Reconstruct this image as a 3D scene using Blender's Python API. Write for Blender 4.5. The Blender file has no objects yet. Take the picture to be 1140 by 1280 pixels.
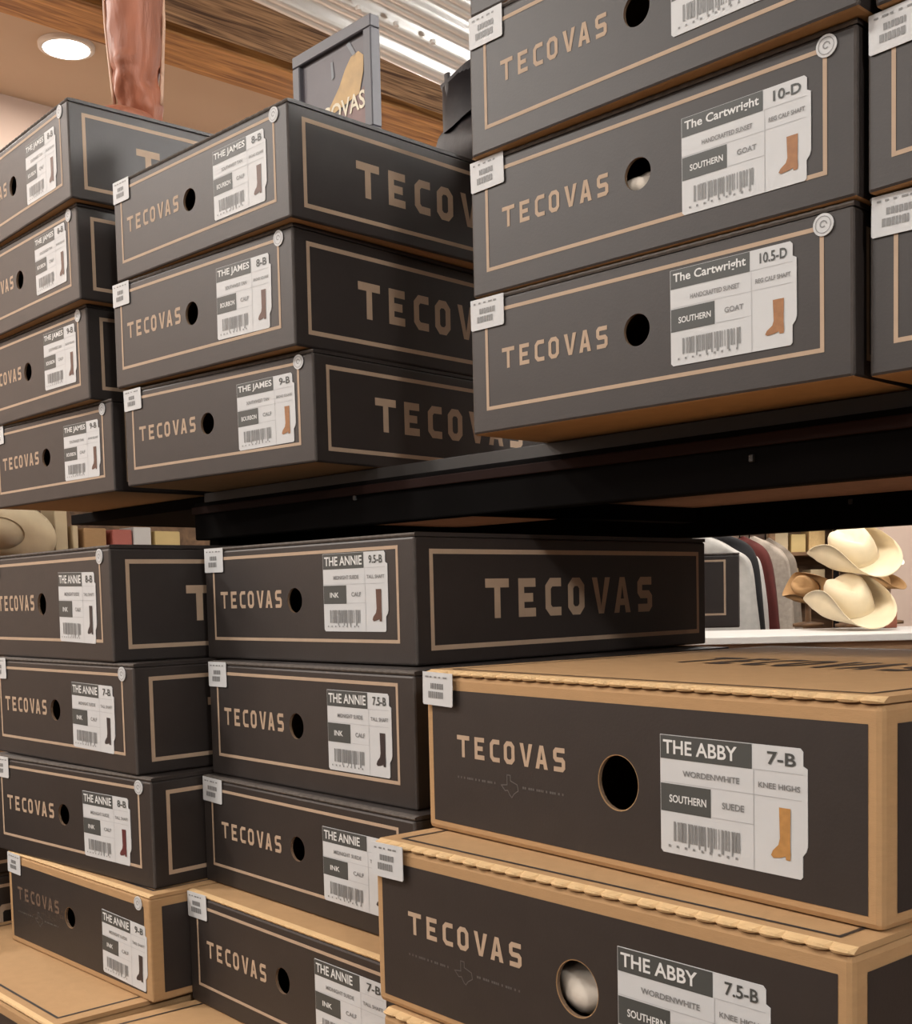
import bpy, bmesh, math, random
from mathutils import Vector, Matrix, noise
sc = bpy.context.scene
C = sc.collection
rnd = random.Random(7)
PI = math.pi
EYE = 1.40                      # camera height above the floor, metres

# ------------------------------------------------------------------ camera, world, lights, exposure
F_PX, PITCH, ROLL, CXP, CYP = 1516.85, -0.067996, -0.023221, 572.64, 845.73
def cam_axes():
    f = Vector((0, math.cos(PITCH), math.sin(PITCH))); up = Vector((0, -math.sin(PITCH), math.cos(PITCH))); r = Vector((1, 0, 0))
    c, s = math.cos(ROLL), math.sin(ROLL)
    return r*c + up*s, -s*r + c*up, f
RX, UPV, FW = cam_axes()
cd = bpy.data.cameras.new('camera'); cam = bpy.data.objects.new('camera', cd); C.objects.link(cam)
cd.sensor_fit = 'HORIZONTAL'; cd.sensor_width = 36.0; cd.lens = F_PX/1140*36
cd.shift_x = -(CXP-570)/1140; cd.shift_y = (CYP-640)/1140
cd.clip_start = 0.02; cd.clip_end = 100
M = Matrix((RX, UPV, -FW)).transposed().to_4x4(); M.translation = Vector((0, 0, EYE)); cam.matrix_world = M
sc.camera = cam

world = bpy.data.worlds.new('world'); sc.world = world; world.use_nodes = True
bgn = world.node_tree.nodes['Background']; bgn.inputs[0].default_value = (1.0, 0.96, 0.92, 1); bgn.inputs[1].default_value = 0.22
sc.view_settings.view_transform = 'Standard'; sc.view_settings.look = 'None'
sc.view_settings.exposure = 0.0; sc.view_settings.gamma = 1.0; sc.view_settings.use_curve_mapping = False

A47 = math.radians(47)
def UW(u, w, z=0.0, a=A47):     # along the rack, into the rack, height above the eye -> world
    return Vector((u*math.cos(a)+w*math.sin(a), -u*math.sin(a)+w*math.cos(a), z+EYE))
def ray(x, y):
    X, Y = (x-CXP)/F_PX, (y-CYP)/F_PX
    return FW + RX*X - UPV*Y
def on_z(z, x, y):
    r = ray(x, y); return r*(z/r.z) + Vector((0, 0, EYE))
def on_y(Y, x, y):
    r = ray(x, y); return r*(Y/r.y) + Vector((0, 0, EYE))
def on_u(u0, x, y, a=A47):
    r = ray(x, y); d = r.x*math.cos(a)-r.y*math.sin(a); return r*(u0/d) + Vector((0, 0, EYE))

LAMPS = [  # first downlight is seen, the others added for their light: place along rack, into the rack, watts
    (-3.42, 1.69, 8), (-3.42, -0.4, 30), (-2.3, -0.6, 34), (-2.4, -2.4, 30), (-0.9, -2.2, 16), (-0.7, -0.5, 12),
    (-2.55, 4.6, 14), (-3.4, 5.2, 12), (-1.4, 5.4, 14), (-3.42, 3.0, 12), (-3.42, 0.7, 24), (-3.42, -1.6, 30)]
SOFFIT = (0, 1, 9, 10, 11)
FILL_GLOBES = [(0.5, 1.9, 1.20, 120), (-2.0, 3.7, 0.85, 24), (1.6, -0.45, 1.10, 95), (-2.7, -1.7, 1.12, 12)]   # unseen globes added to brighten the metal ceiling, box sides and fronts
LAMP_Z = 1.56
def add_lamp_light(i, p, power, parent):
    ld = bpy.data.lights.new('downlight', 'AREA'); ld.shape = 'DISK'; ld.size = 0.30 if i else 0.13; ld.energy = power
    ld.color = (1.0, 0.945, 0.885)
    lo = bpy.data.objects.new('lamp_light', ld); C.objects.link(lo); lo.location = (0, 0, -0.012); lo.parent = parent

# ------------------------------------------------------------------ materials
def nodes(name):
    m = bpy.data.materials.new(name); m.use_nodes = True
    nt = m.node_tree; return m, nt, nt.nodes['Principled BSDF']
def mat(name, col, rough=0.6, metal=0.0, var=0.0, scale=60, stretch=(1, 1, 1), bump=0.0, bscale=None, spec=0.5, obj_var=0.0, sheen=0.0, bdist=0.002):
    m, nt, b = nodes(name)
    b.inputs['Roughness'].default_value = rough; b.inputs['Metallic'].default_value = metal
    b.inputs['Specular IOR Level'].default_value = spec
    b.inputs['Base Color'].default_value = (*col, 1)
    if sheen: b.inputs['Sheen Weight'].default_value = sheen
    L = nt.links.new
    tc = nt.nodes.new('ShaderNodeTexCoord'); mp = nt.nodes.new('ShaderNodeMapping'); mp.inputs['Scale'].default_value = stretch
    L(tc.outputs['Object'], mp.inputs['Vector'])
    src = None
    if var or obj_var:
        n = nt.nodes.new('ShaderNodeTexNoise'); n.inputs['Scale'].default_value = scale; n.inputs['Detail'].default_value = 6
        L(mp.outputs[0], n.inputs['Vector'])
        mx = nt.nodes.new('ShaderNodeMix'); mx.data_type = 'RGBA'
        mx.inputs[6].default_value = tuple(c*(1-var) for c in col)+(1,); mx.inputs[7].default_value = tuple(min(1, c*(1+var)) for c in col)+(1,)
        L(n.outputs['Fac'], mx.inputs[0]); src = mx.outputs[2]
        if obj_var:
            oi = nt.nodes.new('ShaderNodeObjectInfo'); mr = nt.nodes.new('ShaderNodeMapRange')
            mr.inputs[3].default_value = 1-obj_var; mr.inputs[4].default_value = 1+obj_var
            L(oi.outputs['Random'], mr.inputs[0])
            h = nt.nodes.new('ShaderNodeHueSaturation'); L(src, h.inputs['Color']); L(mr.outputs[0], h.inputs['Value']); src = h.outputs[0]
        L(src, b.inputs['Base Color'])
    if bump:
        n2 = nt.nodes.new('ShaderNodeTexNoise'); n2.inputs['Scale'].default_value = bscale or scale*3; n2.inputs['Detail'].default_value = 4
        L(mp.outputs[0], n2.inputs['Vector'])
        bp = nt.nodes.new('ShaderNodeBump'); bp.inputs['Strength'].default_value = bump; bp.inputs['Distance'].default_value = bdist
        L(n2.outputs['Fac'], bp.inputs['Height']); L(bp.outputs[0], b.inputs['Normal'])
    return m
def wood_mat(name, c1, c2, scale=3.0, rough=0.6, stretch=(1, 12, 12)):
    m, nt, b = nodes(name); L = nt.links.new
    tc = nt.nodes.new('ShaderNodeTexCoord'); mp = nt.nodes.new('ShaderNodeMapping'); mp.inputs['Scale'].default_value = stretch
    L(tc.outputs['Object'], mp.inputs['Vector'])
    n = nt.nodes.new('ShaderNodeTexNoise'); n.inputs['Scale'].default_value = scale; n.inputs['Detail'].default_value = 8; n.inputs['Distortion'].default_value = 1.2
    L(mp.outputs[0], n.inputs['Vector'])
    cr = nt.nodes.new('ShaderNodeValToRGB'); cr.color_ramp.elements[0].position = 0.34; cr.color_ramp.elements[1].position = 0.66
    cr.color_ramp.elements[0].color = (*c1, 1); cr.color_ramp.elements[1].color = (*c2, 1)
    L(n.outputs['Fac'], cr.inputs[0]); L(cr.outputs[0], b.inputs['Base Color'])
    bp = nt.nodes.new('ShaderNodeBump'); bp.inputs['Strength'].default_value = 0.5; bp.inputs['Distance'].default_value = 0.004
    L(n.outputs['Fac'], bp.inputs['Height']); L(bp.outputs[0], b.inputs['Normal'])
    b.inputs['Roughness'].default_value = rough
    return m
def emit_mat(name, col, s):
    m, nt, b = nodes(name); b.inputs['Emission Color'].default_value = (*col, 1); b.inputs['Emission Strength'].default_value = s
    b.inputs['Base Color'].default_value = (*col, 1); return m
MT = {}
MT['black'] = mat('black_card', (0.0250, 0.0188, 0.0165), 0.48, var=0.18, scale=45, bump=0.05, bscale=420, spec=0.52, obj_var=0.06)
MT['kraft'] = mat('kraft_card', (0.395, 0.240, 0.118), 0.8, var=0.10, scale=70, stretch=(1, 1, 4), bump=0.10, bscale=300, spec=0.2, obj_var=0.04)
MT['kraft_pale'] = mat('kraft_flute', (0.62, 0.42, 0.22), 0.8, var=0.1, scale=120, spec=0.2)
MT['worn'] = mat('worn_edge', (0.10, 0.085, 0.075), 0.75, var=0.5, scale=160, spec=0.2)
MT['rubbed_highlight'] = mat('rubbed_highlight_corner', (0.060, 0.050, 0.045), 0.7, var=0.4, scale=80, spec=0.3)  # paler corner colour: rubbing plus a painted edge highlight
MT['holerim'] = mat('hole_rim_card', (0.15, 0.095, 0.06), 0.8, var=0.2, scale=90, spec=0.2)
MT['dim_gold'] = mat('dull_gold_print', (0.13, 0.085, 0.06), 0.6, var=0.3, scale=60, spec=0.3)  # darker gold for the wordmark on the small kraft boxes
MT['gold'] = mat('kraft_line_print', (0.42, 0.305, 0.215), 0.6, var=0.08, scale=90, spec=0.3)
MT['grey_ink'] = mat('grey_ink', (0.10, 0.092, 0.085), 0.6)
MT['label'] = mat('label_paper', (0.54, 0.545, 0.55), 0.5, var=0.03, scale=40, spec=0.4)
MT['ink'] = mat('label_ink', (0.055, 0.058, 0.055), 0.5)
MT['ink_soft'] = mat('label_soft_ink', (0.20, 0.20, 0.20), 0.5)
MT['hair'] = mat('label_rule_ink', (0.42, 0.42, 0.43), 0.5)
MT['ink_white'] = mat('label_reversed_text', (0.66, 0.66, 0.65), 0.5)
MT['tan_boot'] = mat('print_tan_boot', (0.30, 0.13, 0.045), 0.5, var=0.35, scale=220)
MT['gold_boot'] = mat('print_gold_boot', (0.40, 0.20, 0.06), 0.5, var=0.3, scale=220)
MT['dark_boot'] = mat('print_dark_boot', (0.03, 0.02, 0.02), 0.5, var=0.4, scale=220)
MT['red_boot'] = mat('print_red_boot', (0.10, 0.02, 0.02), 0.5, var=0.4, scale=220)
MT['brown_boot'] = mat('print_brown_boot', (0.10, 0.045, 0.03), 0.5, var=0.4, scale=220)
MT['tissue'] = mat('tissue_paper', (0.62, 0.55, 0.47), 0.7, var=0.08, scale=50)
MT['steel'] = mat('black_steel', (0.0030, 0.0024, 0.0023), 0.85, var=0.2, scale=30, spec=0.06)
MT['lip'] = mat('red_brown_lip', (0.016, 0.006, 0.0045), 0.7, spec=0.1)
MT['board'] = mat('particle_board', (0.34, 0.20, 0.13), 0.75, var=0.25, scale=90)
MT['deckedge'] = mat('deck_edge', (0.030, 0.028, 0.027), 0.5, var=0.1, scale=50)
MT['paint'] = mat('soffit_paint', (0.56, 0.43, 0.31), 0.85, var=0.03, scale=6)
MT['wall'] = mat('wall_paint', (0.58, 0.44, 0.36), 0.85, var=0.04, scale=6)
MT['floor'] = wood_mat('floor_wood', (0.14, 0.085, 0.05), (0.26, 0.17, 0.10), 2.0, 0.45, (1, 8, 1))
MT['beam'] = wood_mat('orange_beam_wood', (0.22, 0.085, 0.018), (0.62, 0.32, 0.10), 3.0, 0.6, (14, 1, 14))
MT['beam2'] = wood_mat('weathered_beam_wood', (0.07, 0.035, 0.018), (0.52, 0.36, 0.21), 3.5, 0.75, (16, 1, 16))
MT['dark'] = mat('dark_recess', (0.012, 0.008, 0.006), 0.9)
MT['galv'] = mat('galvanised_steel', (0.82, 0.83, 0.82), 0.32, metal=0.35, var=0.10, scale=9, bump=0.02, bscale=12)
MT['white'] = mat('white_laminate', (0.62, 0.60, 0.57), 0.4)
MT['screw'] = mat('zinc_screw', (0.85, 0.85, 0.83), 0.6)
MT['leather'] = mat('red_brown_leather', (0.31, 0.105, 0.055), 0.55, var=0.7, scale=30, stretch=(1, 1, 0.22), bump=1.0, bscale=34, spec=0.45, bdist=0.008)
MT['leather_tan'] = mat('tan_welt', (0.55, 0.33, 0.22), 0.5)
MT['leather_dark'] = mat('black_leather', (0.016, 0.011, 0.012), 0.6, var=0.4, scale=25, bump=0.5, bscale=40)
MT['sole'] = mat('boot_sole', (0.05, 0.03, 0.02), 0.6)
MT['frame'] = mat('slate_frame', (0.085, 0.080, 0.092), 0.5, var=0.06, scale=40)
MT['poster'] = mat('poster_ground', (0.10, 0.085, 0.095), 0.5, var=0.25, scale=14)
MT['poster_red'] = mat('poster_red', (0.15, 0.065, 0.055), 0.5, var=0.3, scale=30)
MT['poster_gold'] = mat('poster_gold', (0.44, 0.26, 0.075), 0.5, var=0.35, scale=60)
MT['poster_cream'] = mat('poster_cream', (0.66, 0.58, 0.42), 0.5)
MT['poster_blue'] = mat('poster_blue', (0.15, 0.16, 0.18), 0.5)
MT['felt'] = mat('cream_felt', (0.72, 0.60, 0.40), 0.85, var=0.10, scale=18, bump=0.15, bscale=200, sheen=0.2)
MT['felt_tan'] = mat('tan_felt', (0.42, 0.24, 0.10), 0.85, var=0.15, scale=18)
MT['felt_white'] = mat('white_felt', (0.74, 0.70, 0.62), 0.85, var=0.05, scale=18)
MT['straw'] = mat('straw', (0.64, 0.44, 0.20), 0.8, var=0.2, scale=120, bump=0.3, bscale=300)
MT['band'] = mat('hat_band', (0.12, 0.07, 0.04), 0.6)
MT['cloth_grey'] = mat('grey_white_cloth', (0.42, 0.40, 0.37), 0.9, var=0.25, scale=30)
MT['cloth_black'] = mat('black_cloth', (0.007, 0.006, 0.007), 0.9, var=0.3, scale=30)
MT['cloth_white'] = mat('white_cloth', (0.55, 0.53, 0.50), 0.9, var=0.1, scale=30)
MT['cloth_red'] = mat('maroon_cloth', (0.10, 0.018, 0.014), 0.9, var=0.25, scale=30)
MT['cloth_beige'] = mat('beige_cloth', (0.40, 0.34, 0.28), 0.9, var=0.35, scale=55)
MT['cloth_taupe'] = mat('taupe_cloth', (0.24, 0.20, 0.16), 0.9, var=0.3, scale=40)
MT['cub'] = wood_mat('shelf_wood', (0.14, 0.075, 0.035), (0.30, 0.17, 0.085), 3.0, 0.6, (1, 6, 6))
MT['cream'] = mat('cream_carton', (0.60, 0.48, 0.30), 0.7, var=0.06, scale=20)
MT['redp'] = mat('red_carton', (0.42, 0.12, 0.09), 0.6, var=0.1, scale=20)
MT['yellow'] = mat('yellow_carton', (0.62, 0.46, 0.20), 0.6, var=0.1, scale=20)
MT['terra'] = mat('terracotta_box', (0.36, 0.12, 0.07), 0.6)
MT['glow'] = emit_mat('downlight_glow', (1.0, 0.95, 0.88), 14.0)
MT['trimw'] = mat('lamp_trim_white', (0.75, 0.70, 0.64), 0.5)

# ------------------------------------------------------------------ helpers
def link(name, me, parent=None, loc=(0, 0, 0), rot=None, kind=None):
    o = bpy.data.objects.new(name, me); C.objects.link(o); o.location = loc
    if rot: o.rotation_euler = rot
    if parent: o.parent = parent
    if kind: o['kind'] = kind
    return o
def tag(o, label, cat, group=None):
    o['label'] = label; o['category'] = cat
    if group: o['group'] = group
    return o
def thing(name, label, cat, loc=(0, 0, 0), rotz=0.0, group=None):
    o = bpy.data.objects.new(name, None); C.objects.link(o); o.location = loc; o.rotation_euler = (0, 0, rotz); o.empty_display_size = 0.05
    return tag(o, label, cat, group)
def mesh(name, v, f, mats, fm=None, smooth=False):
    me = bpy.data.meshes.new(name); me.from_pydata([tuple(p) for p in v], [], f)
    for m in (mats if isinstance(mats, (list, tuple)) else [mats]): me.materials.append(MT[m])
    if fm: me.polygons.foreach_set('material_index', fm)
    if smooth: me.polygons.foreach_set('use_smooth', [True]*len(me.polygons))
    me.update(); return me
def box_data(x0, x1, y0, y1, z0, z1):
    v = [(x, y, z) for z in (z0, z1) for y in (y0, y1) for x in (x0, x1)]
    f = [(0, 2, 3, 1), (4, 5, 7, 6), (0, 1, 5, 4), (2, 6, 7, 3), (0, 4, 6, 2), (1, 3, 7, 5)]
    return v, f
def bevel_box(name, x0, x1, y0, y1, z0, z1, m, r=0.002, seg=2):
    bm = bmesh.new(); v, f = box_data(x0, x1, y0, y1, z0, z1); vs = [bm.verts.new(p) for p in v]
    for q in f: bm.faces.new([vs[i] for i in q])
    if r: bmesh.ops.bevel(bm, geom=list(bm.edges), offset=r, segments=seg, affect='EDGES', profile=0.5)
    me = bpy.data.meshes.new(name); bm.to_mesh(me); bm.free(); me.materials.append(MT[m]); return me
class PM:                        # flat print: polygons in (across, up), put on a front (-Y) or side (+X) face
    def __init__(s): s.p = []
    def poly(s, pts): s.p.append(list(pts)); return s
    def rect(s, x0, y0, x1, y1): return s.poly([(x0, y0), (x1, y0), (x1, y1), (x0, y1)])
    def ring(s, x0, y0, x1, y1, t):
        s.rect(x0, y0, x1, y0+t).rect(x0, y1-t, x1, y1).rect(x0, y0+t, x0+t, y1-t).rect(x1-t, y0+t, x1, y1-t); return s
    def disc(s, cx, cy, r, n=20, ry=None):
        return s.poly([(cx+r*math.cos(2*PI*i/n), cy+(ry or r)*math.sin(2*PI*i/n)) for i in range(n)])
    def stroke(s, pts, t, closed=False):
        n = len(pts); P = [Vector(p) for p in pts]; off = []
        for i in range(n):
            d0 = (P[i]-P[i-1]) if (i > 0 or closed) else None
            d1 = (P[(i+1) % n]-P[i]) if (i < n-1 or closed) else None
            d0 = (d0 or d1).normalized(); d1 = (d1 or d0).normalized()
            n0 = Vector((-d0.y, d0.x)); n1 = Vector((-d1.y, d1.x)); m = (n0+n1)
            m = m/max(0.3, (m.length_squared/2)); off.append(m*(t/2))
        for i in range(n if closed else n-1):
            j = (i+1) % n
            s.poly([P[i]-off[i], P[j]-off[j], P[j]+off[j], P[i]+off[i]])
        return s
    def build(s, name, m, face='front', at=0.0, e=0.0003):
        v, f = [], []
        for p in s.p:
            i0 = len(v)
            area = sum(p[i][0]*p[(i+1) % len(p)][1]-p[(i+1) % len(p)][0]*p[i][1] for i in range(len(p)))
            if area < 0: p = p[::-1]
            for a, b in p:
                v.append((a, at-e, b) if face == 'front' else ((at+e, a, b) if face == 'side' else (a, b, at+e)))
            f.append(tuple(range(i0, len(v))))
        return mesh(name, v, f, m)
LET = dict(T=(0, 34), E=(48, 74), C=(89, 114), O=(125, 152), V=(165, 196), A=(203, 232), S=(245, 272))
def wordmark(pm, x0, y0, w, h, t=8.6):
    kx, ky = w/272.0, h/38.0; c = 5.0
    def P(pts): return [(x0+a*kx, y0+b*ky) for a, b in pts]
    def st(pts, closed=False):   # stroke in letter units, then scale
        q = PM(); q.stroke(pts, t, closed)
        for p in q.p: pm.poly(P([(a[0], a[1]) for a in p]))
    def rc(a, b, c2, d): pm.poly(P([(a, b), (c2, b), (c2, d), (a, d)]))
    l, r = LET['T']; rc(l, 38-t, r, 38); rc((l+r)/2-t/2, 0, (l+r)/2+t/2, 38-t)
    l, r = LET['E']; rc(l, 0, l+t, 38); rc(l+t, 38-t, r, 38); rc(l+t, 0, r, t); rc(l+t, 19-t/2, r-4, 19+t/2)
    h2 = t/2
    l, r = LET['C']; st([(r, 38-h2), (l+h2+c, 38-h2), (l+h2, 38-h2-c), (l+h2, h2+c), (l+h2+c, h2), (r, h2)])
    l, r = LET['O']; st([(l+h2+c, 38-h2), (l+h2, 38-h2-c), (l+h2, h2+c), (l+h2+c, h2), (r-h2-c, h2), (r-h2, h2+c), (r-h2, 38-h2-c), (r-h2-c, 38-h2)], True)
    l, r = LET['V']; m = (l+r)/2
    pm.poly(P([(l, 38), (l+8.8, 38), (m, 8), (r-8.8, 38), (r, 38), (m+4.4, 0), (m-4.4, 0)]))
    l, r = LET['A']; m = (l+r)/2
    pm.poly(P([(l, 0), (l+8.8, 0), (m, 29), (r-8.8, 0), (r, 0), (m+4.4, 38), (m-4.4, 38)]))
    k = (m-l-8.8)/29; pm.poly(P([(l+8.8+k*8, 8), (r-8.8-k*8, 8), (r-8.8-k*15, 15), (l+8.8+k*15, 15)]))
    l, r = LET['S']; st([(r-1, 38-h2), (l+h2+3, 38-h2), (l+h2, 38-h2-3), (l+h2, 19+3), (l+h2+3, 19), (r-h2-3, 19), (r-h2, 19-3), (r-h2, h2+3), (r-h2-3, h2), (l+1, h2)])
    return pm
_txt = {}
def text_polys(s):
    if s in _txt: return _txt[s]
    cu = bpy.data.curves.new('t', 'FONT'); cu.body = s; cu.resolution_u = 3; cu.offset = 0.018; o = bpy.data.objects.new('t', cu); C.objects.link(o)
    dg = bpy.context.evaluated_depsgraph_get(); me = bpy.data.meshes.new_from_object(o.evaluated_get(dg))
    V = [(v.co.x, v.co.y) for v in me.vertices]; Fc = [tuple(p.vertices) for p in me.polygons]
    bpy.data.objects.remove(o); bpy.data.curves.remove(cu); bpy.data.meshes.remove(me)
    x0 = min(a for a, b in V); x1 = max(a for a, b in V); y0 = min(b for a, b in V); y1 = max(b for a, b in V)
    V = [((a-x0)/(x1-x0), (b-y0)/(y1-y0)) for a, b in V]
    _txt[s] = (V, Fc); return _txt[s]
def text_to(pm, s, x0, y0, x1, y1):
    V, Fc = text_polys(s)
    for q in Fc: pm.poly([(x0+V[i][0]*(x1-x0), y0+V[i][1]*(y1-y0)) for i in q])
    return pm
_cache = {}
def cached(key, fn):
    if key not in _cache: _cache[key] = fn()
    return _cache[key]

# ------------------------------------------------------------------ boot boxes
KINDS = {  # width, height, depth, wall, corner radius, hole (u, v, r)
    'W': dict(W=0.3483, H=0.120, D=0.455, hole=(0.165, 0.061, 0.0125), r=0.0022),
    'M': dict(W=0.368, H=0.120, D=0.455, hole=(0.184, 0.063, 0.0127), r=0.0024),
    'H': dict(W=0.428, H=0.132, D=0.446, hole=(0.223, 0.062, 0.0190), r=0.0040),
}
LID = 0.0040
def body_mesh(kind, kraft):
    K = KINDS[kind]; W, H, D = K['W'], K['H']-LID, K['D']; t = 0.0028
    tmp = []
    def solid(me): o = bpy.data.objects.new('tmp', me); C.objects.link(o); tmp.append(o); return o
    a = solid(bevel_box('b', 0, W, 0, D, 0, H, 'black', K['r'], 2))
    v, f = box_data(t, W-t, t, D-t, t, H-t); cav = solid(mesh('c', v, f, 'kraft'))
    hx, hz, hr = K['hole']; n = 32
    v = [(hx+hr*math.cos(2*PI*i/n), y, hz+hr*math.sin(2*PI*i/n)) for y in (-0.01, 0.006) for i in range(n)]
    f = [tuple(range(n)), tuple(range(2*n-1, n-1, -1))] + [(i, i+n, (i+1) % n+n, (i+1) % n) for i in range(n)]
    cyl = solid(mesh('h', v, f, 'kraft'))
    for o in (cav, cyl):
        bm = bmesh.new(); bm.from_mesh(o.data); bmesh.ops.recalc_face_normals(bm, faces=bm.faces); bm.to_mesh(o.data); bm.free()
        md = a.modifiers.new('x', 'BOOLEAN'); md.operation = 'DIFFERENCE'; md.object = o; md.solver = 'EXACT'
    dg = bpy.context.evaluated_depsgraph_get(); me = bpy.data.meshes.new_from_object(a.evaluated_get(dg))
    for o in tmp: d = o.data; bpy.data.objects.remove(o); bpy.data.meshes.remove(d)
    me.name = 'boot_box_body'; me.materials.clear(); me.materials.append(MT['kraft']); me.materials.append(MT['black']); me.materials.append(MT['holerim']); me.materials.append(MT['rubbed_highlight'])
    e = 0.0001
    for p in me.polygons:
        c = p.center; outer = (c.x < K['r']+e or c.x > W-K['r']-e or c.y < K['r']+e or c.y > D-K['r']-e or c.z > H-K['r']-e)
        inhole = abs(p.normal.y) < 0.5 and (c.x-hx)**2+(c.z-hz)**2 < (hr*1.05)**2
        p.material_index = 1 if (not kraft and outer and not inhole and p.normal.z > (-0.8 if kind == 'M' else -0.95)) else (2 if inhole else 0)
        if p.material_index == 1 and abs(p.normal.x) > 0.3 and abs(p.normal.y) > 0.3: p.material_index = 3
    return me
def lid_mesh(kind, style):       # thin flap with a scalloped, perforated front edge
    K = KINDS[kind]; W, H, D = K['W'], K['H'], K['D']
    big = style == 'kraft_big'
    pitch = 0.0155 if big else 0.011; n = round(W/pitch)*6
    v, f, fm = [], [], []; z0 = H-LID+0.0002
    for i in range(n+1):
        x = W*i/n; s = abs(math.sin(PI*i/6))**0.6*(0.8+0.25*noise.noise(Vector((x*45, 0, 9)))) if big else abs(math.sin(PI*i/6))*(0.5+0.5*noise.noise(Vector((x*60, kind == 'M', 3))))
        out = (-0.0048*s + 0.0012) if big else (-0.0012*s + 0.0004)
        top = H-0.0024+0.0024*s if big else H-0.0006
        v += [(x, out+0.001, z0), (x, out, (z0+top)/2), (x, out+0.0006, top), (x, 0.006, H), (x, D*0.5, H), (x, D, H), (x, D, z0)]
    m = 7
    for i in range(n):
        a, b = i*m, (i+1)*m
        for k in range(m-1):
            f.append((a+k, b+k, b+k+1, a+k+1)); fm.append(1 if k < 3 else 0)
        f.append((a+m-1, b+m-1, b, a)); fm.append(0)
    f.append(tuple(range(m-1, -1, -1))); fm.append(0)
    f.append(tuple(n*m+k for k in range(m))); fm.append(0)
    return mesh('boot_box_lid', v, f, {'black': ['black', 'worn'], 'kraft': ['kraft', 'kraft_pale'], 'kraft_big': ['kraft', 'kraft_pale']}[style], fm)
BOOT2D = [(0.42, 1), (1, 1), (0.98, 0.3), (1, 0.12), (0.98, 0), (0.76, 0), (0.74, 0.07), (0.5, 0.03), (0.12, 0), (0, 0.05), (0.1, 0.15), (0.38, 0.27), (0.46, 0.4)]
def texas():
    return [(0.35, 1), (0.55, 1), (0.55, 0.75), (0.95, 0.62), (1, 0.35), (0.75, 0.18), (0.62, 0), (0.5, 0.1), (0.38, 0.3), (0.22, 0.27), (0, 0.5), (0.35, 0.55)]
def add_label(root, kind, title, size, mid, dark, right, matl, bootm, dx=0.0, dz=0.0, rot=0.0):
    if kind == 'H': x0, z0, w, h = 0.263, 0.021, 0.116, 0.078
    elif kind == 'M': x0, z0, w, h = 0.217, 0.029, 0.108, 0.073
    else: x0, z0, w, h = 0.214, 0.0245, 0.097, 0.0745
    def outline():
        c = 0.002; q = [(c, 0), (w-0.005, 0), (w-0.0035, 0.0015), (w-0.0035, 0.014), (w-0.001, 0.017), (w, 0.02), (w, h-0.012), (w-0.003, h-0.0105), (w-0.003, h-0.002), (w-0.005, h), (0, h), (0, c)]
        n = len(q); v = [(a, -0.0007, b) for a, b in q]+[(a, -0.0002, b) for a, b in q]
        f = [tuple(range(n)), tuple(range(2*n-1, n-1, -1))]+[(i, i+n, (i+1) % n+n, (i+1) % n) for i in range(n)]
        return mesh('size_label', v, f, 'label')
    lab = link('size_label', cached(('lab', kind), outline), root, (x0+dx, 0, z0+dz), (0, rot, 0))
    e = 0.0009; sx = w*0.66
    def put(name, key, fn, m): link(name, cached((kind,)+key, lambda: fn(PM()).build(name, m, e=e)), lab)
    put('title_block', ('hb',), lambda p: p.rect(0.0005, h*0.80, sx-0.001, h-0.0003).rect(0.0005, h*0.355, w*0.37, h*0.59), 'ink')
    put('rule_lines', ('rl',), lambda p: p.rect(0, h*0.60, w-0.004, h*0.605).rect(w*0.38, h*0.36, sx, h*0.365).rect(sx, 0, sx+0.0005, h*0.8).rect(sx, h*0.80, w-0.003, h*0.805), 'hair')
    e = 0.0011
    tw = sx*(0.90 if len(title) > 9 or kind == 'W' else 0.80)
    put('title_text', ('tt', title), lambda p: text_to(p, title, 0.003, h*0.843, 0.003+tw, h*0.960), 'ink_white')
    put('style_text', ('st', dark), lambda p: text_to(p, dark, w*(0.07 if len(dark) > 4 else 0.11), h*0.435, w*(0.34 if len(dark) > 4 else 0.25), h*0.50), 'ink_white')
    sw = (w-sx)
    put('size_text', ('sz', size), lambda p: text_to(p, size, sx+sw*(0.20 if len(size) > 3 else 0.27), h*0.852, sx+sw*0.80, h*0.955), 'ink')
    put('detail_text', ('dt', mid, right, matl), lambda p: text_to(text_to(text_to(p, mid, w*0.17, h*0.665, w*0.57, h*0.715), right, sx+sw*0.10, h*0.665, sx+sw*0.88, h*0.71), matl, w*0.45, h*0.445, w*0.60, h*0.50), 'ink_soft')
    def bars(p):
        r2 = random.Random(5); x = w*0.10
        while x < w*0.58:
            b = r2.choice((0.0006, 0.001, 0.0018, 0.0026)); p.rect(x, h*0.11 if r2.random() > .2 else h*0.075, x+b, h*0.275); x += b+r2.choice((0.0006, 0.001, 0.0016))
        for i in range(9): p.rect(w*(0.06+i*0.06), h*0.055, w*(0.075+i*0.06), h*0.075)
        return p
    put('barcode', ('bc',), bars, 'ink_soft')
    bh = h*(0.40 if kind != 'M' else 0.34); bw = bh*(0.62 if kind == 'M' else 0.46)
    bx = sx+sw*0.5-bw*0.45; bz = h*0.13
    put('boot_picture', ('bp', bootm), lambda p: p.poly([(bx+a*bw, bz+b*bh) for a, b in BOOT2D]), bootm)
    return lab
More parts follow.
